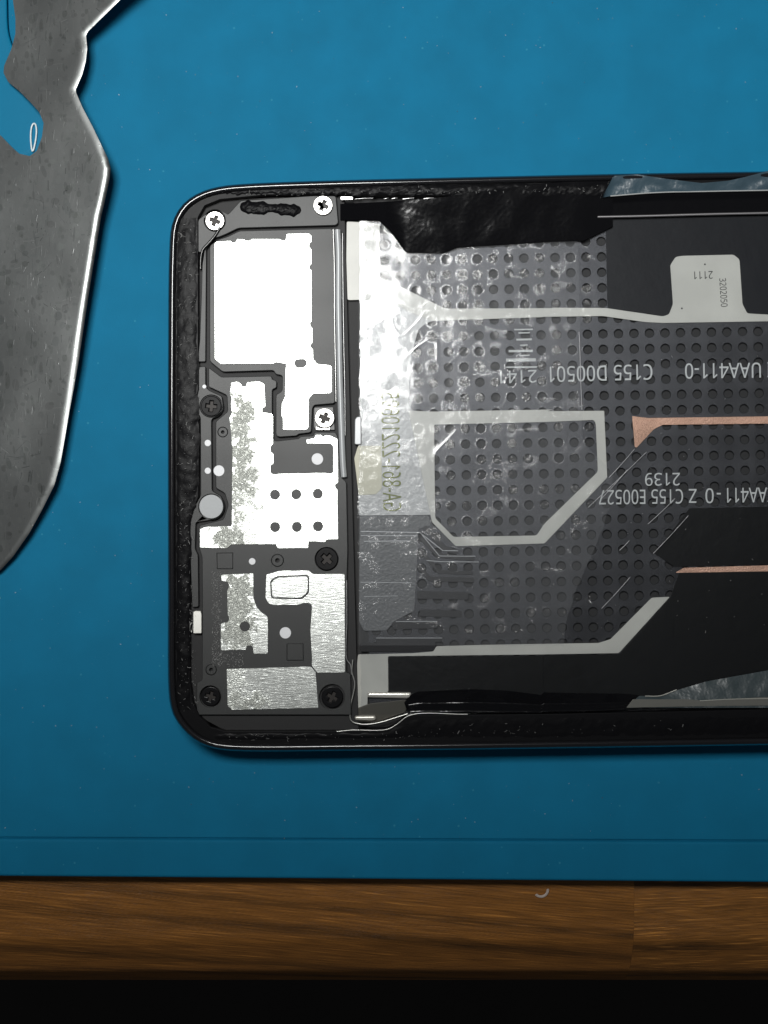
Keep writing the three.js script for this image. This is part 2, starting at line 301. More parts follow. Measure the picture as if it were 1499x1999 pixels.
// lumpy black glue left on the ledge
{
  const wob = (x, f, a) => a * (n1(x * f, 3.3) + 0.5 * n2(x * f * 3, 8.1));
  const left = sheetGeo(26, 260, (s, t) => { const v = 425 + 960 * t, l = 344 + wob(v, 0.02, 2), r = 386 + (v > 990 ? -14 * sstep(985, 1015, v) : 0) + wob(v, 0.012, 4) + wob(v, 0.05, 1.5), u = l + (r - l) * s; return [u, v, 7.18 + Math.pow(Math.sin(Math.PI * clamp(s, 0.02, 0.98)), 0.5) * (0.14 + 0.07 * fbm(u * 0.022, v * 0.022, 3)) + 0.004 * n2(u * 0.12, v * 0.12)]; }, 0.15);
  const top = sheetGeo(240, 16, (s, t) => { const u = 440 + 760 * s, a = 366 - (u - 440) * 0.014 + wob(u, 0.02, 1.5), b = 380 + wob(u, 0.03, 3) + wob(u, 0.12, 1.5), v = a + (b - a) * t; return [u, v, 7.18 + Math.pow(Math.sin(Math.PI * clamp(t, 0.02, 0.98)), 0.5) * (0.14 + 0.08 * fbm(u * 0.05, v * 0.05)) + 0.015 * n2(u * 0.15, v * 0.15)]; }, 0.15);
  const bottom = sheetGeo(300, 14, (s, t) => { const u = 420 + 1200 * s, dn = (u - 420) * 0.007, a = 1433 - sstep(740, 810, u) * 28 - dn + wob(u, 0.03, 2), b = 1444 - dn + wob(u, 0.02, 1.5), v = a + (b - a) * t; return [u, v, 7.18 + Math.pow(Math.sin(Math.PI * clamp(t, 0.02, 0.98)), 0.5) * (0.05 + 0.04 * fbm(u * 0.03, v * 0.03, 3)) + 0.004 * n2(u * 0.15, v * 0.15)]; }, 0.15);
  const blob = sheetGeo(80, 18, (s, t) => { const u = 468 + 120 * s, e = Math.sqrt(clamp(4 * s * (1 - s) * 2.2)), c = 405 + wob(u, 0.015, 2) + 5 * s, h = (12 + wob(u, 0.022, 4)) * e, v = c + (t * 2 - 1) * h; return [u, v, 7.02 + 0.24 * Math.sqrt(clamp(1 - (2 * t - 1) ** 2)) * e + 0.03 * n2(u * 0.12, v * 0.12)]; }, 0.1);
  mesh('glue_residue', mergeGeometries([left, top, bottom, blob]), glueM, phone);
}
// ---- antenna module: covers
const lowerFloor = px(372, 392, 672, 380, 700, 1426, 440, 1427, 372, 1390);
plate('module_tray', lowerFloor, 4.5, 6.15, pitM, phone, { bevel: 0.05 });
const sq = (p) => p;
const sqA = C(380, 105, 510, 103, 510, 233, 383, 233), sqB = C(893, 770, 1024, 768, 1026, 902, 893, 902);
const inset = (p, d) => { const c = p.reduce((s, q) => [s[0] + q[0] / p.length, s[1] + q[1] / p.length], [0, 0]); return p.map((q) => [q[0] + Math.sign(c[0] - q[0]) * d, q[1] + Math.sign(c[1] - q[1]) * d]); };
const scr = { sA: A(372, 378)[0], sB: A(1163, 265)[0], sC: B(1175, 472)[0], bA: B(345, 385)[0], bB: C(1190, 155)[0], bC: C(1230, 1165)[0], bD: C(340, 1160)[0] };
const bosses = [[...B(430, 575)[0], 44 / 3.7475], [...C(830, 165)[0], 52 / 3.7475], [...C(345, 965)[0], 46 / 3.7475]];
const CT = 6.95;
plate('top_bracket', A(248, 372, 300, 330, 470, 330, 560, 230, 1090, 195, 1258, 195, 1276, 395, 1255, 412, 545, 432, 450, 478, 395, 500, 360, 505, 300, 600, 262, 612, 246, 600), 6.2, 7.0, coverM, phone, { r: 5, bevel: 0.08, holes: [circle(...scr.sA, 23)] });
plate('antenna_cover', [...A(334, 560, 400, 514, 470, 492, 550, 452, 1230, 434, 1246, 480), ...B(1252, 365, 1100, 378, 1086, 400, 1078, 578, 985, 590, 970, 603, 840, 612, 818, 600, 818, 300, 864, 277, 866, 160, 818, 154, 802, 124, 430, 136, 334, 58)], 6.2, CT, coverM, phone, { r: 5, bevel: 0.08 });
plate('side_trim', [...A(300, 572, 310, 562), ...B(304, 60, 245, 60), ...A(262, 1250, 275, 900, 280, 700)], 6.2, CT - 0.05, coverM, phone, { r: 3, bevel: 0.06 });
plate('side_cover', [...B(250, 98, 305, 92, 305, 240, 330, 270, 425, 312, 436, 412, 348, 484, 352, 1004, 420, 1044, 436, 1110, 406, 1192, 233, 1236, 228, 1430), ...C(250, 122, 254, 505, 205, 510, 190, 60), ...B(190, 1180, 268, 1040, 266, 470, 215, 380, 250, 260)], 6.2, CT, coverM, phone, { r: 4, bevel: 0.08, holes: [circle(...scr.bA, 24), circle(...B(345, 1120)[0], 26.5)] });
const coverB = plate('speaker_cover', [...B(326, 100, 420, 172, 786, 164, 792, 190, 824, 198, 824, 252, 792, 262, 792, 628, 820, 640, 985, 622, 1000, 606, 1094, 602, 1100, 575, 1255, 575, 1272, 610, 1292, 900, 1335, 940, 1345, 1440), ...C(1340, 240, 1335, 985, 1365, 992, 1370, 1295, 246, 1295, 238, 1240, 238, 1060, 278, 1040, 280, 480, 278, 140), ...B(254, 1415, 258, 1258, 434, 1214, 470, 1110, 444, 1022, 378, 984, 378, 498, 466, 424, 460, 306, 352, 256, 326, 246)], 6.2, CT, coverM, phone,
  { r: 4, bevel: 0.08, holes: [sqA, sqB, circle(...scr.bB, 25), circle(...scr.bC, 27), ...bosses.map(([u, v, r]) => circle(u, v, r, 20)), circle(...scr.bD, 23)] });
for (const s of [sqA, sqB]) plate('square_insert', inset(s, 1.7), 6.2, CT - 0.03, coverM, phone, { r: 1, bevel: 0.06 });
for (const [u, v, r] of bosses) plate('boss_ring', circle(u, v, r - 2, 24), 6.2, CT + 0.02, coverM, phone, { holes: [circle(u, v, r * 0.42, 16)], bevel: 0.08 });
plate('screw_washer', circle(...scr.bA, 22.4, 28), 6.2, 6.7, blackMatte, phone, { bevel: 0.1, holes: [circle(...scr.bA, 20.5, 28)] });

// ---- shield plates
const modX0 = P(330, 0, 7)[0] * 1000, modX1 = P(690, 0, 7)[0] * 1000, modZ0 = P(0, 430, 7)[2] * 1000, modZ1 = P(0, 1400, 7)[2] * 1000;
const zoneMask = (u, v) => {                                        // where dried adhesive still sticks to the plates
  const w = 14 * n3(u * 0.03, v * 0.03) + 8 * n2(u * 0.09, v * 0.09);
  const bx = (a, b, c, d, s = 6) => sstep(a - s, a + s, u + w) * (1 - sstep(b - s, b + s, u + w)) * sstep(c - s, c + s, v + w) * (1 - sstep(d - s, d + s, v + w));
  return Math.max(bx(452, 492, 778, 965), 0.8 * bx(452, 472, 960, 1065), 0.6 * bx(470, 500, 890, 985), bx(418, 468, 1030, 1066), bx(438, 492, 1125, 1262), 0.7 * bx(440, 466, 1340, 1390), bx(448, 520, 1358, 1388), 0.5 * bx(440, 478, 1305, 1350), 0.35 * bx(452, 500, 780, 1070));
};
const worm = (u, v) => { const a = u + 3 * n2(u * 0.06, v * 0.06), b = v + 3 * n3(u * 0.06, v * 0.06); return Math.pow(1 - Math.abs(n1(a * 0.17, b * 0.14)), 4) + 0.5 * Math.pow(1 - Math.abs(n2(a * 0.3, b * 0.25)), 5); };
const plateBumpT = tex(720, 1940, (i, j) => { const u = 330 + i / 2, v = 430 + j / 2; return 0.25 + 0.55 * zoneMask(u, v) * worm(u, v) + 0.05 * n1(u * 0.03, v * 0.9) + 0.03 * n2(u * 0.25, v * 0.6) + 0.015 * n3(u * 0.6, v * 0.6); });
plateBumpT.wrapS = plateBumpT.wrapT = THREE.ClampToEdgeWrapping;
const plateColT = tex(360, 970, (i, j) => { const u = 330 + i, v = 430 + j, z = zoneMask(u, v), k = 1 + 0.05 * fbm(u * 0.02, v * 0.03), w = z * clamp(worm(u, v)) * 0.12; return [k * (0.93 - 0.02 * z) - w, k * (0.935 - 0.02 * z) - w, k * (0.925 - 0.035 * z) - w]; }, true);
const plateMixT = tex(360, 970, (i, j) => { const u = 330 + i, v = 430 + j, z = zoneMask(u, v) * clamp(0.75 + 0.5 * n3(u * 0.12, v * 0.12)); return [0, 0.32 + 0.25 * z, 1 - 0.55 * z]; });
plateMixT.wrapS = plateMixT.wrapT = THREE.ClampToEdgeWrapping;
plateColT.wrapS = plateColT.wrapT = THREE.ClampToEdgeWrapping;
const plateM = std(0.74, 0.755, 0.745, 1, 1, { roughnessMap: sized(plateMixT, modX1 - modX0, modZ1 - modZ0, modX0, modZ0), metalnessMap: sized(plateMixT, modX1 - modX0, modZ1 - modZ0, modX0, modZ0), map: sized(plateColT, modX1 - modX0, modZ1 - modZ0, modX0, modZ0), bumpMap: sized(plateBumpT, modX1 - modX0, modZ1 - modZ0, modX0, modZ0), bumpScale: 0.00008 });
const PT = CT + 0.14;
plate('shield_plate', [...A(370, 545, 385, 530, 490, 525, 495, 538, 525, 535, 535, 512, 590, 515, 600, 525, 630, 525, 640, 512, 850, 512, 860, 522, 890, 520, 898, 475, 1060, 470, 1080, 490, 1080, 535, 1065, 540, 1062, 570, 1078, 585, 1078, 700, 1065, 705, 1065, 730, 1080, 740, 1080, 1115, 1068, 1120, 1070, 1150, 1085, 1160, 1085, 1275, 1070, 1285, 1075, 1305, 1090, 1320, 1092, 1390, 1120, 1425, 1215, 1435, 1228, 1450), ...B(1228, 280, 1215, 290, 1090, 295, 1060, 330, 1058, 540, 1040, 558, 870, 558, 870, 470, 860, 460, 862, 365, 885, 320, 890, 120), ...A(895, 1425, 820, 1412, 800, 1422, 415, 1425, 372, 1388)], CT - 0.1, PT, plateM, phone, { r: 2, bevel: 0.03, holes: [roundPoly(B(946, 72, 965, 40, 1030, 36, 1052, 70, 1030, 106, 968, 108), 6)], label: 'large brightest silver shield plate at the top' });
plate('shield_plate', [...B(495, 210, 540, 207, 565, 225, 570, 240, 600, 240, 608, 210, 700, 205, 735, 225, 742, 390, 720, 400, 718, 430, 790, 440, 798, 460, 798, 665, 780, 680, 780, 715, 802, 735, 802, 805, 780, 820, 780, 870, 800, 885, 830, 880, 1180, 872, 1210, 880, 1238, 870, 1238, 680, 1220, 660, 1045, 658, 1040, 630, 1100, 620, 1108, 595, 1150, 595, 1165, 610, 1180, 597, 1215, 600, 1270, 625, 1275, 945, 1252, 955, 1255, 985, 1270, 995, 1270, 1100, 1275, 1360, 1190, 1362, 1180, 1380, 1060, 1375, 1055, 1425, 830, 1425, 818, 1395, 490, 1398, 460, 1425, 262, 1420, 262, 1285, 300, 1268, 495, 1262, 500, 700, 480, 470, 495, 440, 490, 375, 495, 320, 480, 310)], CT - 0.1, PT, plateM, phone,
  { r: 2, bevel: 0.03, holes: [[812, 1033], [968, 1030], [1125, 1026], [813, 1270], [972, 1268], [1127, 1264]].map(([a, b]) => circle(...B(a, b)[0], 10.4, 20)), label: 'silver plate with six round holes and crinkled residue' });
plate('shield_plate', C(418, 270, 655, 258, 655, 440, 680, 510, 720, 550, 758, 575, 762, 650, 760, 848, 655, 850, 648, 790, 610, 788, 598, 820, 415, 822, 415, 625, 470, 615, 478, 590, 465, 560, 462, 385, 475, 360, 470, 325, 420, 315), CT - 0.1, PT, plateM, phone, { r: 3, bevel: 0.03, holes: [circle(...C(592, 648)[0], 10.4, 20)], label: 'small crinkled silver plate with one round hole' });
const padO = C(778, 318, 822, 284, 1046, 272, 1060, 290, 1058, 402, 1008, 446, 786, 442);
const plateD = plate('shield_plate', C(748, 268, 850, 240, 1060, 238, 1090, 265, 1322, 263, 1325, 985, 1120, 988, 1080, 935, 1082, 880, 1070, 680, 1080, 520, 1082, 490, 1060, 478, 1010, 480, 980, 492, 800, 492, 765, 480, 742, 440), CT - 0.1, PT, plateM, phone, { r: 3, bevel: 0.03, holes: [roundPoly(inset(padO, -1.2), 5)], label: 'tall silver plate with a raised eight-sided pad' });
plate('raised_pad', inset(padO, 1), 6.5, PT + 0.08, plateM, plateD, { r: 5, bevel: 0.08 });
plate('shield_plate', C(458, 960, 1075, 942, 1110, 980, 1130, 1245, 500, 1258, 465, 1230), CT - 0.1, PT, plateM, phone, { r: 2, bevel: 0.03, label: 'plain oblong grey plate at the bottom' });

// ---- round bright pads
const padM = std(0.85, 0.86, 0.88, 0.55, 0.2);
for (const [c, r] of [[B(320, 655), 6.4], [B(320, 858), 6.2], [B(402, 858), 10.8], [B(1122, 772), 11.4], [C(645, 172), 6.6], [C(888, 695), 11.2], [B(295, 242), 4]]) plate('round_pad', circle(...c[0], r, 22), CT - 0.05, CT + 0.06, padM, phone, { bevel: 0.03 });
plate('round_pad', circle(...B(345, 1120)[0], 23.4, 36), 6.2, CT + 0.05, std(0.55, 0.57, 0.58, 0.6, 0.1), phone, { bevel: 0.06, label: 'largest light grey disc in a ringed recess' });

// ---- screws
const steelM = std(0.88, 0.86, 0.82, 0.30, 1, { bumpMap: sized(grainT, 3), bumpScale: 0.000012 }), blackScrewM = std(0.03, 0.03, 0.033, 0.24, 1, {}), recessM = std(0.02, 0.016, 0.014, 0.5, 0.3);
const blackScrew2 = phys(0.007, 0.007, 0.008, 0.28, 0, { specularIntensity: 0.35 });
function screw([u, v], r, y, m, turn, label) {
  const a = r * 0.17, b = r * 0.52, cross = [[a, b], [a, a], [b, a], [b, -a], [a, -a], [a, -b], [-a, -b], [-a, -a], [-b, -a], [-b, a], [-a, a], [-a, b]].map(([x, z]) => [u + x * Math.cos(turn) - z * Math.sin(turn), v + x * Math.sin(turn) + z * Math.cos(turn)]);
  const head = plate('screw', circle(u, v, r, 36), y - 0.5, y, m, phone, { holes: [cross], bevel: 0.1, seg: 3, label });
  plate('drive_recess', circle(u, v, r * 0.7, 16), y - 0.62, y - 0.42, recessM, head, { bevel: 0 });
}
screw(scr.sA, 18.8, 7.02, steelM, 0.35, 'silver cross-head screw in the top left corner');
screw(scr.sB, 19.2, 7.42, steelM, 0.42, 'silver cross-head screw at the top right of the module');
screw(scr.sC, 19.4, 7.3, steelM, 0.4, 'silver cross-head screw beside the middle silver plate');
screw(scr.bA, 20, 6.9, phys(0.007, 0.007, 0.008, 0.25, 0, { specularIntensity: 0.1 }), 0.1, 'black cross-head screw at the left edge');
screw(scr.bB, 22, 7.0, blackScrew2, 0.75, 'black cross-head screw right of the square insert');
screw(scr.bC, 21, 6.75, blackScrew2, 0.5, 'black cross-head screw at the bottom right');
screw(scr.bD, 19, 6.7, blackScrew2, 0.3, 'black cross-head screw in the bottom left corner');
plate('screw_seat', B(1098, 395, 1238, 392, 1250, 560, 1215, 560, 1210, 545, 1150, 548, 1120, 562, 1098, 540), 6.3, 6.7, std(0.10, 0.10, 0.10, 0.45, 0.6), phone, { r: 2, bevel: 0.04 });
plate('contact_tab', B(1110, 532, 1140, 548, 1195, 550, 1214, 536, 1214, 560, 1112, 560), 6.6, 6.85, steelM, phone, { r: 2, bevel: 0.04 });
mesh('black_wire', tube([...A(412, 425, 372, 490, 325, 545, 285, 590, 270, 650, 268, 730)].map((q) => [...q, 7.12]), 0.2, 50, 8), phys(0.006, 0.006, 0.006, 0.2), phone);
// spring contact on the left
{
  const c = plate('spring_contact', C(212, 540, 228, 533, 270, 535, 276, 560, 276, 700, 212, 700), 6.6, 7.35, std(0.8, 0.79, 0.74, 0.38, 0.7), phone, { r: 2, bevel: 0.08 });
  mesh('spring_loop', tube([[...C(212, 620)[0], 7.2], [...C(196, 625)[0], 7.3], [...C(190, 665)[0], 7.3], [...C(200, 690)[0], 7.2], [...C(212, 640)[0], 7.2]], 0.07, 30, 6), std(0.7, 0.7, 0.66, 0.3, 1), c);
}
// ---- cables and the wall between module and bay
const cableM = std(0.50, 0.52, 0.53, 0.35, 0.1), metalEdge = std(0.75, 0.75, 0.74, 0.3, 1);
mesh('antenna_cable', tube([...A(1268, 445, 1276, 600, 1276, 1000, 1282, 1300), ...B(1282, 0, 1290, 300, 1300, 600, 1308, 800, 1316, 905)].map((q) => [...q, 6.75]), 0.42, 90, 12), cableM, phone);
mesh('metal_edge', tube([...A(1238, 440, 1246, 700, 1248, 1100, 1254, 1440), ...B(1258, 350)].map((q) => [...q, 6.95]), 0.06, 50, 6), metalEdge, phone);
mesh('metal_edge', tube([...A(1306, 470, 1310, 900, 1316, 1300), ...B(1322, 200, 1326, 600)].map((q) => [...q, 6.5]), 0.1, 50, 6), std(0.3, 0.3, 0.3, 0.3, 1), phone);
mesh('metal_edge', tube([...C(1336, 310, 1338, 600, 1338, 890, 1365, 930, 1372, 1000)].map((q) => [...q, 6.95]), 0.08, 40, 6), metalEdge, phone);
mesh('metal_edge', tube([...I(165, 640, 160, 720, 178, 800, 150, 960, 155, 1045, 220, 1068, 320, 1062, 530, 1000)].map((q) => [...q, 6.7]), 0.12, 70, 6), std(0.6, 0.6, 0.57, 0.35, 1), phone);
mesh('metal_edge', tube([...I(60, 1118, 160, 1108, 390, 1104, 450, 1075, 550, 1008, 930, 1003)].map((q) => [...q, 7.2]), 0.09, 90, 6), std(0.5, 0.5, 0.48, 0.35, 1), phone);
for (const [a, b] of [[180, 300], [372, 402], [425, 462], [498, 572], [636, 702], [718, 758]]) mesh('metal_edge', tube([[...D(a, 199)[0], 6.95], [...D((a + b) / 2, 196 + 4 * n1(a, 2))[0], 7.0], [...D(b, 193)[0], 6.95]], a < 200 ? 0.05 : 0.12, 10, 6), std(0.6, 0.6, 0.6, 0.3, 1), phone);
plate('metal_tab', D(84, 182, 165, 184, 168, 203, 86, 206), 6.8, 7.2, metalEdge, phone, { r: 2 });

// ---- battery bay
plate('bay_floor', px(672, 378, 2640, 352, 2640, 1392, 1520, 1384, 800, 1394, 690, 1424), 4.5, 5.0, pitM, phone, { bevel: 0 });
const H0 = [879.2, 897.6], HU = [30.25, -0.5], HV = [0.6, 30.1], hole = (i, j) => [H0[0] + i * HU[0] + j * HV[0], H0[1] + i * HU[1] + j * HV[1]];
{
  const pos = [], idx = [], yt = 5.6, yb = 5.3, N = 16, r = 8.7, b = 0.7;
  for (let j = -15; j <= 16; j++) for (let i = -5; i <= 24; i++) {
    const [u, v] = hole(i, j), k = pos.length / 3;
    for (let a = 0; a < N; a++) {
      const t = (a + 0.5) / N * 2 * Math.PI, c = Math.cos(t), s = Math.sin(t), m = 0.5 / Math.max(Math.abs(c), Math.abs(s));
      const edge = (a % 4 === 1 || a % 4 === 2) && 0 ? 0 : m;
      let ex = c * edge, es = s * edge;
      if (a % 4 === 1) { /* before a diagonal: snap to the corner */ const q = Math.floor(t / (Math.PI / 2)); const cx = [0.5, -0.5, -0.5, 0.5][q], cs = [0.5, 0.5, -0.5, -0.5][q]; ex = cx; es = cs; }
      pos.push(...P(u + ex * HU[0] + es * HV[0], v + ex * HU[1] + es * HV[1], yt), ...P(u + (r + b) * c, v + (r + b) * s, yt), ...P(u + r * c, v + r * s, yt - 0.04), ...P(u + r * c, v + r * s, yb));
    }
    for (let a = 0; a < N; a++) { const p = k + a * 4, q = k + ((a + 1) % N) * 4; for (let l = 0; l < 3; l++) idx.push(p + l, p + l + 1, q + l, q + l, p + l + 1, q + l + 1); }
  }
  let g = new THREE.BufferGeometry(); g.setAttribute('position', new THREE.Float32BufferAttribute(pos, 3)); g.setIndex(idx); g = toCreasedNormals(g, 0.5); planarUV(g);
  for (let i = 0, nn = g.attributes.normal; i < 0; i++) nn.setX(i, 0);
  mesh('perforated_sheet', g, phys(0.043, 0.044, 0.048, 0.33, 0.85, { bumpMap: sized(grainT, 6), bumpScale: 0.00002, side: THREE.DoubleSide }), phone);
}
const whiteFlex = std(0.66, 0.66, 0.61, 0.36, 0, { map: patch60 }), blackFlex = phys(0.005, 0.0055, 0.006, 0.36, 0, { specularIntensity: 0.5, bumpMap: sized(lumpT, 60), bumpScale: 0.00003 }), charFlex = phys(0.012, 0.013, 0.016, 0.42, 0, { specularIntensity: 0.35, bumpMap: sized(lumpT, 60), bumpScale: 0.00003 });
const flexes = {};
flexes.dark = plate('flex_panel', [...px(1182, 428), ...E(1499, 290, 1700, 290, 1700, 985, 1360, 980, 1330, 920, 860, 985, 800, 990, 690, 960, 430, 930)], 5.62, 5.72, charFlex, phone, { r: 6, bevel: 0.03 });
flexes.white = plate('white_flex', [...K6(250, 215, 690, 250, 692, 945), ...D(352, 720, 470, 775, 780, 928, 1499, 925), ...E(60, 924, 420, 926, 800, 982, 840, 968, 866, 900, 848, 640, 884, 585, 930, 578, 1270, 570, 1310, 602, 1330, 900, 1362, 962, 1499, 970, 1700, 970, 1700, 1012, 800, 1026, 680, 1020, 400, 980, 0, 985), ...D(1430, 985, 700, 1010, 560, 960, 400, 872, 215, 870, 130, 872, 122, 600)], 5.66, 5.80, whiteFlex, phone, { r: 4, bevel: 0.03, label: 'white flex strip with a rounded tab printed with digits' });
flexes.tape = plate('pale_tape', [...D(212, 868, 400, 872, 560, 958, 700, 1008, 655, 1025, 600, 1070, 572, 1180, 545, 1300, 542, 1499), ...F(535, 190, 560, 242, 690, 252, 690, 340, 700, 930, 690, 937, 400, 940, 205, 942, 200, 480, 216, 450)], 5.64, 5.76, std(0.60, 0.61, 0.61, 0.32, 0, { map: patch60, bumpMap: sized(lumpT, 14), bumpScale: 0.00005 }), phone, { r: 3, bevel: 0.03, label: 'pale translucent tape with mirrored green printing' });
plate('yellow_tape', F(200, 478, 355, 478, 360, 760, 320, 800, 205, 806, 175, 560), 5.80, 5.86, std(0.62, 0.60, 0.46, 0.4), flexes.tape, { r: 3, bevel: 0.02 });
flexes.frame = plate('white_flex', [...F(535, 244, 700, 250, 1499, 236), ...G(30, 248, 408, 245, 428, 690, 10, 1130), ...F(850, 1146, 692, 985)], 5.66, 5.80, whiteFlex, phone, { r: 2, bevel: 0.03, holes: [roundPoly([...F(704, 335, 1440, 318), ...G(340, 305, 354, 330, 368, 652, 10, 1000), ...F(1390, 1076, 835, 1086, 712, 960)], 5)], label: 'white flex frame bent round a six-sided window' });
flexes.low = plate('white_flex', [...I(200, 605, 560, 597, 700, 586, 722, 550, 1060, 541), ...J(0, 536, 370, 530, 450, 505, 725, 228, 846, 222, 505, 598), ...I(1430, 605, 400, 617, 402, 855, 265, 862, 262, 970, 186, 970, 182, 800)], 5.66, 5.80, whiteFlex, phone, { r: 3, bevel: 0.03, label: 'white flex strip along the bottom of the bay' });
plate('flex_fold', I(262, 858, 560, 858, 545, 900, 262, 892), 5.82, 6.5, std(0.7, 0.69, 0.64, 0.3, 0.5), flexes.low, { r: 6, bevel: 0.28, seg: 4 });
plate('flex_fold', I(176, 1014, 316, 1012, 322, 1038, 300, 1048, 180, 1044), 6.0, 6.6, std(0.62, 0.60, 0.54, 0.35, 0.5), flexes.low, { r: 5, bevel: 0.25, seg: 4 });
plate('flex_tail', I(190, 965, 280, 930, 530, 905, 520, 990, 320, 1060, 170, 1050), 5.5, 5.9, std(0.10, 0.095, 0.08, 0.3, 0.3), flexes.low, { r: 5, bevel: 0.1 });
const copperM = std(0.74, 0.45, 0.33, 0.42, 0.5, { map: patch60, bumpMap: sized(lumpT, 5), bumpScale: 0.00012 });
plate('copper_strip', K4(392, 92, 520, 108, 1560, 94, 1560, 154, 640, 165, 570, 200, 430, 350, 414, 345), 5.66, 5.78, copperM, phone, { r: 2, bevel: 0.03, label: 'copper strip with a flared triangular end' });
plate('copper_strip', G(885, 1322, 940, 1292, 1620, 1272, 1620, 1314, 890, 1326), 5.66, 5.78, copperM, phone, { r: 2, bevel: 0.03, label: 'thin lower copper strip' });
plate('black_flex', G(975, 895, 1720, 880, 1720, 1266, 940, 1284, 880, 1288, 745, 1200), 5.61, 5.65, blackFlex, phone, { bevel: 0.01, label: 'black flex patch above the lower copper strip' });
plate('black_flex', [...J(905, 62, 1700, 48, 1700, 900, 1090, 800, 905, 850, 790, 890, 690, 890, 560, 880, 0, 860, 0, 612, 508, 604, 850, 222)], 5.63, 5.74, blackFlex, phone, { r: 3, bevel: 0.03, label: 'large plain black flex at the lower right' });
plate('black_flex', [...I(406, 622, 1430, 612), ...J(20, 610, 10, 860), ...I(1430, 880, 560, 880, 406, 850)], 5.62, 5.66, blackFlex, phone, { bevel: 0.01 });
// dark traces of the lower ribbon
const traceM = std(0.014, 0.014, 0.016, 0.3), greyTape = std(0.11, 0.115, 0.12, 0.42, 0, { bumpMap: sized(lumpT, 10), bumpScale: 0.00005 });
const rib = plate('ribbon_film', [...K5(290, 30, 920, 30, 940, 130, 830, 150, 810, 560, 790, 900, 600, 1000, 540, 1080, 330, 1085, 285, 1000, 290, 110)], 5.64, 5.74, greyTape, phone, { r: 4, bevel: 0.02 });
for (const [l, w] of [[K5(880, 130, 1070, 335, 1190, 365), 10], [K5(850, 230, 1010, 395, 1340, 425), 9], [K5(835, 335, 960, 480, 1010, 545, 1325, 555), 7], [K5(820, 480, 930, 610, 1340, 620), 9], [K5(815, 755, 1285, 765), 15], [K5(840, 920, 1225, 930), 13], [K5(590, 1040, 1000, 1030), 13], [K5(440, 1172, 1045, 1165), 9], [K5(295, 1235, 985, 1225), 18]]) plate('flex_trace', ribbon(l, w), 5.66, 5.79, traceM, rib, { r: 4, bevel: 0.02 });
for (const [l, w] of [[K5(300, 175, 840, 185, 1050, 350, 1190, 352), 1.6], [K5(300, 215, 820, 215), 1.4], [K5(860, 205, 1020, 400, 1350, 402), 1.5], [K5(330, 265, 760, 262), 1.6], [K5(900, 440, 1030, 452, 1380, 455), 1.5], [K5(300, 640, 760, 645), 1.4], [K5(330, 770, 640, 765), 1.4], [K5(620, 1000, 1000, 998), 1.6], [K5(440, 1150, 1045, 1150), 1.6]]) plate('flex_line', ribbon(l, w), 5.8, 5.85, std(0.36, 0.37, 0.38, 0.35, 0.4), rib, { bevel: 0.01 });
// ---- printing
const font = await new FontLoader().loadAsync('fonts/droid/droid_sans_regular.typeface.json');
function print(str, at, w, h, turn, m, parent, y = 5.9, mirror = false) {
  let g = new THREE.ExtrudeGeometry(font.generateShapes(str, 1), { depth: 0.02, bevelEnabled: false, curveSegments: 4 });
  g.computeBoundingBox(); const b = g.boundingBox, k = TAN / 999.5 * (H - y * MM);
  g.translate(-b.min.x, 0, 0); g.scale(w * k / (b.max.x - b.min.x), h * k / 0.73, MM);
  if (mirror) { g.scale(1, -1, 1); const ix = g.index; if (ix) for (let i = 0; i < ix.count; i += 3) { const a = ix.getX(i); ix.setX(i, ix.getX(i + 1)); ix.setX(i + 1, a); } else { const p = g.attributes.position; for (let i = 0; i < p.count; i += 3) for (let c = 0; c < 3; c++) { const a = p.array[i * 3 + c]; p.array[i * 3 + c] = p.array[i * 3 + 3 + c]; p.array[i * 3 + 3 + c] = a; } } g.deleteAttribute('normal'); g.computeVertexNormals(); }
  g.rotateX(-Math.PI / 2); g.rotateY(turn); const p = P(at[0], at[1], y); g.translate(p[0], p[1], p[2]);
  return mesh('printed_text', planarUV(g), m, parent);
}
const inkW = std(0.58, 0.60, 0.60, 0.5), inkK = std(0.03, 0.03, 0.03, 0.5), inkG = std(0.17, 0.20, 0.03, 0.5), pi = Math.PI, sheetPart = phone.children.find((o) => o.name === 'perforated_sheet');
print('C155 D00501', [1273, 711], 200, 22, pi + 0.025, inkW, sheetPart, 5.62);
print('2141', [1047, 722], 71, 18, pi + 0.03, inkW, sheetPart, 5.62);
print('UAA411-0', [1485, 708], 148, 21.5, pi + 0.012, inkW, sheetPart, 5.62);
print('I', [1501, 707], 3, 21.5, pi, inkW, sheetPart, 5.62);
print('C155 E00527', [1333, 955], 164, 20.5, pi + 0.012, inkW, sheetPart, 5.62);
print('Z', [1359.5, 954.5], 15, 20, pi, inkW, sheetPart, 5.62);
print('0', [1393, 953.5], 16, 21, pi, inkW, sheetPart, 5.62);
print('-', [1407, 953.5], 8, 20, pi, inkW, sheetPart, 5.62);
print('CAA411', [1513, 951.5], 94, 21, pi + 0.012, inkW, sheetPart, 5.62);
print('2139', [1327, 923], 68, 18, pi + 0.012, inkW, sheetPart, 5.62);
print('GA-861-22210695', [748, 998], 232, 26, pi / 2 + 0.02, inkG, flexes.tape, 5.87, true);
print('2111', [1391, 529], 36, 11, pi + 0.03, inkK, flexes.white, 5.81);
print('3202050', [1404, 543.5], 56, 9.5, -pi / 2 + 0.06, inkK, flexes.white, 5.81);
for (const [u, v] of [[1376, 516], [1331, 602]]) plate('ink_dot', circle(u, v, 1.8, 10), 5.81, 5.83, inkK, flexes.white, { bevel: 0 });
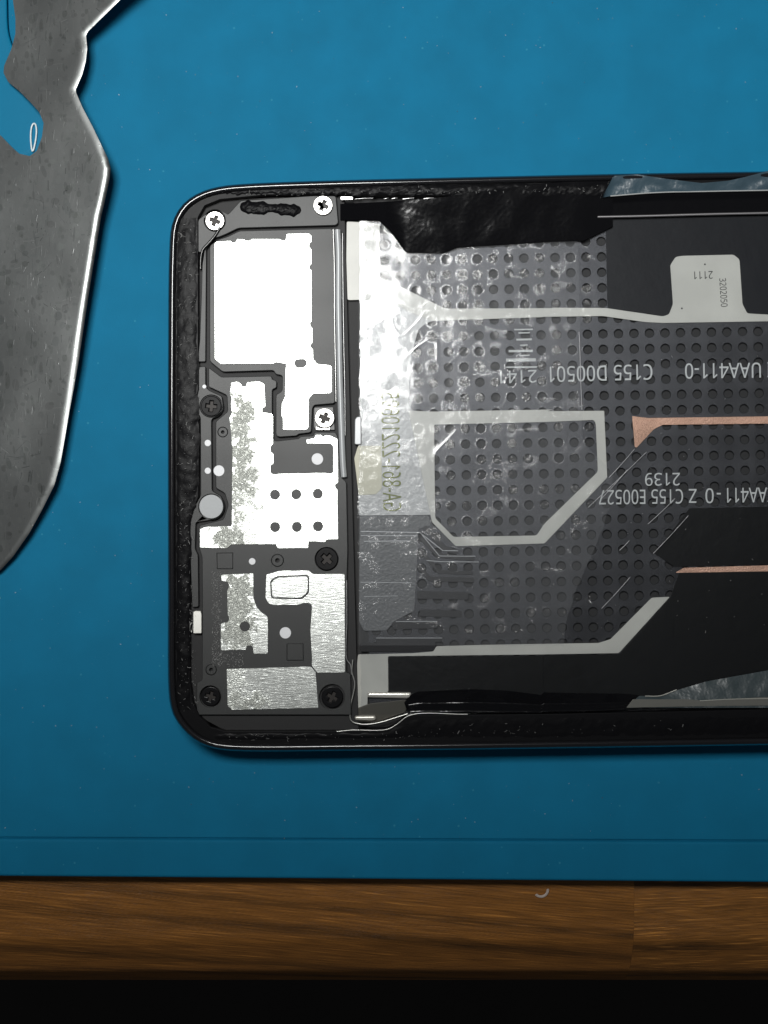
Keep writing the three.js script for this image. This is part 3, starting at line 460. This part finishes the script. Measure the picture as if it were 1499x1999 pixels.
for (const [u0, u1, v, w] of [[1004, 1040, 643.5, 2.5], [1012, 1034, 650, 2.5], [1008, 1038, 663, 3.5], [1015, 1030, 674, 2.2], [993, 1040, 685.5, 4.5], [1014, 1034, 694, 2], [988, 1046, 703, 6], [988, 1048, 717, 3]]) plate('printed_bar', ribbon([[u0, v], [u1, v - 0.6]], w), 5.62, 5.64, inkW, sheetPart, { bevel: 0 });

// ---- clear film over the bay, dented at the holes
const dents = new Map(); { const q = rng(77); for (let j = -15; j <= 16; j++) for (let i = -6; i <= 24; i++) { const [u, v] = hole(i, j); dents.set(i + ',' + j, [u + (q() - 0.5) * 3, v + (q() - 0.5) * 3, (q() < 0.6 ? 0.003 : 0.006 + 0.03 * q() * q() * q()) * (q() < 0.12 ? -0.5 : 1) * (v > 1240 ? 0.1 : 1), 7.5 + 3 * q()]); } }
const filmY = (u, v) => {
  const du = u - H0[0], dv = v - H0[1], j = Math.round(dv / 30.1 + du * 0.0006), i = Math.round((du - j * 0.6) / 30.25), d = dents.get(i + ',' + j);
  let y = 6.16 + 0.04 * n1(u * 0.006, v * 0.006) + 0.006 * n2(u * 0.025, v * 0.025);
  if (d) { const e = Math.hypot(u - d[0], v - d[1]) / d[3]; if (e < 2) { y -= d[2] * (e < 1 ? (1 - e * e) ** 2 * 1.0 + 0.0 : 0) - d[2] * 0.22 * Math.exp(-((e - 1.25) ** 2) * 14);  } }
  const crk = Math.pow(clamp(1 - Math.abs(n3(u * 0.012, v * 0.012))), 10) * clamp(n1(u * 0.004 + 9, v * 0.004)) * 0.03;
  return y + crk;
};
const filmBumpT = tex(1760, 1910, (i, j) => {                        // crinkles pressed into the film over some of the holes
  const u = 700 + i / 2, v = 440 + j / 2, du = u - H0[0], dv = v - H0[1], b = Math.round(dv / 30.1), a = Math.round((du - b * 0.6) / 30.25), [hu, hv] = hole(a, b), e = Math.hypot(u - hu, v - hv);
  const amt = 0.6 * clamp(0.1 + 1.2 * n1(a * 1.7, b * 1.9)) * (1 - sstep(7, 11, e)) + 0.55 * Math.exp(-((e - 11) ** 2) / 3) * clamp(0.2 + n2(a * 1.3, b * 1.1)) + 0.8 * sstep(0.25, 0.6, n2(u * 0.011, v * 0.014)) * sstep(-0.1, 0.3, n3(u * 0.03, v * 0.03));
  return 0.2 + 0.6 * amt * worm(u * 1.5, v * 1.5) * (v > 1235 ? 0.1 : 1) * (1 - 0.8 * sstep(1120, 1190, u)) + 0.01 * n3(u * 0.5, v * 0.5);
});
filmBumpT.wrapS = filmBumpT.wrapT = THREE.ClampToEdgeWrapping;
const fx0 = P(700, 0, 6.2)[0] * 1000, fz0 = P(0, 440, 6.2)[2] * 1000, fkx = TAN / 999.5 * (H * 1000 - 6.2);
const filmM = phys(0.95, 0.96, 0.97, 0.11, 0, { transmission: 1, thickness: 0, ior: 1.5, side: THREE.DoubleSide, bumpMap: sized(filmBumpT, 880 * fkx, 955 * fkx, fx0, fz0), bumpScale: 0.00005 });
{
  const l0 = (v) => 702 + 2 * n1(v * 0.02, 1) + 6 * sstep(1000, 1300, v) - 4 * sstep(900, 1000, v);
  mesh('clear_film', sheetGeo(430, 420, (s, t) => { const v = 425 + 970 * t, a = l0(v), u = a + (1580 - a) * s; return [u, v, filmY(u, v)]; }, 0), filmM, phone);
  const haze = std(0.55, 0.57, 0.60, 0.42, 0, { transparent: true, opacity: 0.07, side: THREE.DoubleSide, bumpMap: sized(lumpT, 12), bumpScale: 0.00004 });
  mesh('clear_film', sheetGeo(140, 180, (s, t) => { const v = 470 + 790 * t, r = v < 850 ? 1128 + (v - 470) * 0.022 : 1136 + 60 * sstep(850, 935, v) - 95 * sstep(935, 1260, v) + 1.5 * n2(v * 0.03, 4), u = 700 + (r - 700) * s; return [u, v, filmY(u, v) + 0.06]; }, 0), haze, phone, 'hazy second film layer ending in a straight edge');
  const edgeM = std(0.5, 0.5, 0.52, 0.3, 0.3);
  mesh('film_crease', tube([[1130, 648, 6.26], [1131, 660, 6.26], [1133.5, 740, 6.26], [1136, 800, 6.26]], 0.035, 30, 5), edgeM, phone);
  for (const [a, b] of [[G(968, 945)[0], G(735, 1196)[0]], [G(580, 1355)[0], J(390, 300)[0]], [G(575, 1110)[0], G(510, 1175)[0]], [G(610, 500)[0], G(440, 690)[0]], [G(690, 520)[0], G(300, 890)[0]], [G(560, 640)[0], G(390, 830)[0]], [G(880, 830)[0], G(700, 1000)[0]]]) mesh('film_crease', tube([[...a, 6.26], [(a[0] + b[0]) / 2 + 1, (a[1] + b[1]) / 2, 6.27], [...b, 6.26]], 0.03, 10, 5), edgeM, phone);
}
// ---- tapes lying over the film and the ledge
const tapeM = phys(0.005, 0.005, 0.006, 0.12, 0, { specularIntensity: 0.7, bumpMap: sized(lumpT, 60), bumpScale: 0.00005 });
const drape = (name, top, bot, u0, u1, yf, m, label, th = 0.08) => mesh(name, sheetGeo(110, 26, (s, t) => { const u = u0 + (u1 - u0) * s, a = top(u), b = bot(u), v = a + (b - a) * t; return [u, v, yf(u, v, t)]; }, th), m, phone, label);
const poly = (...l) => { const p = l.flat(); return (u) => { for (let i = 1; i < p.length; i++) if (u <= p[i][0]) { const t = clamp((u - p[i - 1][0]) / (p[i][0] - p[i - 1][0] || 1)); return p[i - 1][1] + (p[i][1] - p[i - 1][1]) * t; } return p[p.length - 1][1]; }; };
const overTop = (u, v, t) => 6.4 + 1.0 * (1 - t) + 0.035 * n1(u * 0.012, v * 0.012);
drape('black_tape', poly(px(664, 398), D(420, 215), D(760, 188, 1000, 150, 1499, 92), px(1150, 351, 1200, 347)), poly(px(664, 430), D(340, 342, 420, 420, 520, 556, 770, 558, 860, 522, 1499, 482), px(1140, 470, 1180, 450, 1200, 440)), 664, 1196, overTop, tapeM, 'wide black tape along the top of the bay');
drape('black_tape', poly(K8(30, 265, 240, 266, 580, 238, 1499, 222, 1900, 215)), poly(K8(30, 425, 1499, 392, 1900, 385)), 1176, 1600, (u, v, t) => 7.1 - 0.5 * sstep(0, 0.4, t), tapeM, 'narrow black tape at the top right');
mesh('metal_edge', tube(K8(110, 432, 500, 424, 1000, 410, 1499, 400, 1900, 392).map((q) => [...q, 6.6]), 0.17, 40, 8), std(0.34, 0.33, 0.34, 0.42, 0.8), phone);
const blueTape = phys(0.05, 0.085, 0.11, 0.34, 0, { bumpMap: sized(lumpT, 40), bumpScale: 0.0001 });
const bt = drape('film_flap', poly(K8(150, 270, 240, 97, 430, 86, 700, 125, 960, 156, 1180, 136, 1320, 105, 1499, 56, 1900, 20)), poly(K8(150, 275, 215, 262, 580, 234, 1499, 216, 1900, 208)), K8(150, 0)[0][0], 1600, (u, v, t) => 7.95 - 0.5 * t + 0.12 * n2(u * 0.02, v * 0.03), blueTape, 'blue-grey film flap over the top rim');
mesh('flap_edge', tube(K8(215, 262, 580, 234, 1000, 224, 1499, 215, 1900, 208).map((q) => [...q, 7.52]), 0.09, 40, 6), std(0.5, 0.52, 0.52, 0.3, 0.2), bt);
drape('black_tape', poly(I(508, 925, 540, 878, 600, 852, 960, 836, 1200, 846, 1430, 876), J(0, 862, 540, 868, 690, 885, 720, 960)), poly(I(508, 930, 530, 985, 1430, 992), J(0, 988, 400, 982, 620, 962, 720, 962)), I(508, 0)[0][0], J(720, 0)[0][0], (u, v, t) => 6.42 + 0.7 * sstep(0.55, 1, t) + 0.04 * n1(u * 0.012, v * 0.02), tapeM, 'black tape along the bottom of the bay');
const bf = drape('film_flap', poly(J(553, 960, 640, 882, 790, 884, 900, 842, 1090, 786, 1499, 712, 1800, 660)), poly(J(553, 964, 700, 960, 1499, 962, 1800, 960)), J(553, 0)[0][0], 1580, (u, v, t) => 6.45 + 0.75 * t + 0.05 * n2(u * 0.02, v * 0.02), phys(0.045, 0.062, 0.068, 0.3, 0, { bumpMap: sized(lumpT, 40), bumpScale: 0.00008 }), 'blue-grey film flap at the lower right');
plate('flap_strip', J(555, 962, 600, 905, 960, 905, 1050, 912, 1700, 880, 1700, 945, 1000, 952), 7.2, 7.28, std(0.16, 0.16, 0.145, 0.36, 0.2), bf, { r: 2, bevel: 0.02 });
mesh('flap_edge', tube(J(680, 884, 780, 882, 890, 842).map((q) => [...q, 6.6]), 0.08, 20, 6), std(0.5, 0.5, 0.46, 0.3, 0.3), bf);
mesh('flap_edge', tube(J(1045, 916, 1250, 905, 1700, 898).map((q) => [...q, 7.3]), 0.07, 20, 6), std(0.5, 0.5, 0.45, 0.3, 0.3), bf);
plate('side_tab', F(176, 470, 178, 300, 195, 282, 222, 282, 222, 470), 5.9, 6.3, std(0.35, 0.36, 0.37, 0.35, 0.3), phone, { r: 4, bevel: 0.1 });

// ---- lint and crumbs caught on the sticky ledge and film
{
  const q = rng(2024), gs = [];
  const add = (u, v, y, l, th) => { let a = q() * 6.28, x = u, z = v; const pts = []; for (let i = 0; i < 4; i++) { pts.push(new THREE.Vector3(...P(x, z, y + 0.08 * Math.sin(i)))); a += (q() - 0.5) * 1.6; x += Math.cos(a) * l; z += Math.sin(a) * l; } gs.push(new THREE.TubeGeometry(new THREE.CatmullRomCurve3(pts), 6, th * MM, 4, false)); };
  for (let i = 0; i < 420; i++) { const v = 430 + 960 * q(), u = 346 + 36 * q(); add(u, v, 7.42, 0.2 + 2.6 * Math.pow(q(), 3), 0.008 + 0.026 * q() * q()); }
  for (let i = 0; i < 90; i++) { const u = 430 + 1080 * q() * (0.4 + 0.6 * q()), v = 1434 + 12 * q() - (u - 430) * 0.008 - (u > 800 ? 30 * q() * q() : 0); add(u, v, 7.36, 0.2 + 2.4 * Math.pow(q(), 3), 0.008 + 0.022 * q() * q()); }
  for (let i = 0; i < 70; i++) { const u = 480 + 700 * q(), v = 372 + 12 * q() - (u - 440) * 0.014; add(u, v, 7.42, 0.5 + 1.5 * q() * q(), 0.02); }
  for (let i = 0; i < 150; i++) { const u = 730 + 780 * q(), v = 640 + 600 * q(); add(u, v, 6.34, 0.4 + 1.6 * q() * q(), 0.014); }
  for (let i = 0; i < 420; i++) { const k = q(), u = C(350 + (k < 0.75 ? 75 : 230) * q(), 0)[0][0], v = C(0, k < 0.75 ? 250 + 680 * q() : 840 + 100 * q())[0][1]; add(u, v, CT + 0.03, 0.35 + 0.9 * q() * q(), 0.014 + 0.022 * q()); }
  const o = mesh('lint', planarUV(mergeGeometries(gs)), std(0.55, 0.55, 0.54, 0.5), phone); o.userData.kind = 'stuff';
}

// ---------------------------------------------------------------- work lamp above the bench, outside the frame
{
  const lamp = new THREE.Group(); lamp.name = 'work_lamp'; scene.add(lamp);
  tag(lamp, 'square white work lamp hanging over the bench above the frame', 'lamp');
  const head = new THREE.Group(); head.name = 'lamp_head'; head.position.copy(lampLight.position); head.rotation.copy(lampLight.rotation); lamp.add(head);
  const d = mesh('lamp_diffuser', new THREE.BoxGeometry(LAMP.w, LAMP.h, 0.002).translate(0, 0, 0.0025), new THREE.MeshStandardMaterial({ color: 0xffffff, emissive: rgb(1, 1, 0.97), emissiveIntensity: 2, roughness: 0.6 }), head);
  mesh('lamp_housing', new THREE.BoxGeometry(LAMP.w + 0.01, LAMP.h + 0.01, 0.012).translate(0, 0, 0.0105), std(0.4, 0.4, 0.4, 0.5), head);
  mesh('lamp_arm', new THREE.TubeGeometry(new THREE.CatmullRomCurve3([new THREE.Vector3(LAMP.x, LAMP.y + 0.016, LAMP.z - 0.004), new THREE.Vector3(LAMP.x, 0.42, -0.16), new THREE.Vector3(LAMP.x, 0.3, -0.28), new THREE.Vector3(LAMP.x, -0.001, -0.28)]), 30, 0.006, 10), std(0.3, 0.3, 0.3, 0.4), lamp);
}
{                                                                   // the phone that takes the picture shades the front of the bench
  const cam = new THREE.Group(); cam.name = 'camera_phone'; scene.add(cam);
  tag(cam, 'dark phone held level above the bench, shading its front', 'phone');
  const body = mesh('phone_body', new RoundedBoxGeometry(0.16, 0.008, 0.078, 4, 0.0035), std(0.03, 0.03, 0.032, 0.35), cam); body.position.set(-0.026, 0.2075, SHADE + 0.039);
  const ring = mesh('lens_ring', new THREE.TorusGeometry(0.006, 0.001, 10, 32).rotateX(Math.PI / 2), std(0.2, 0.2, 0.2, 0.3, 1), cam); ring.position.set(0, 0.2035, 0);
}
renderer.render(scene, camera);
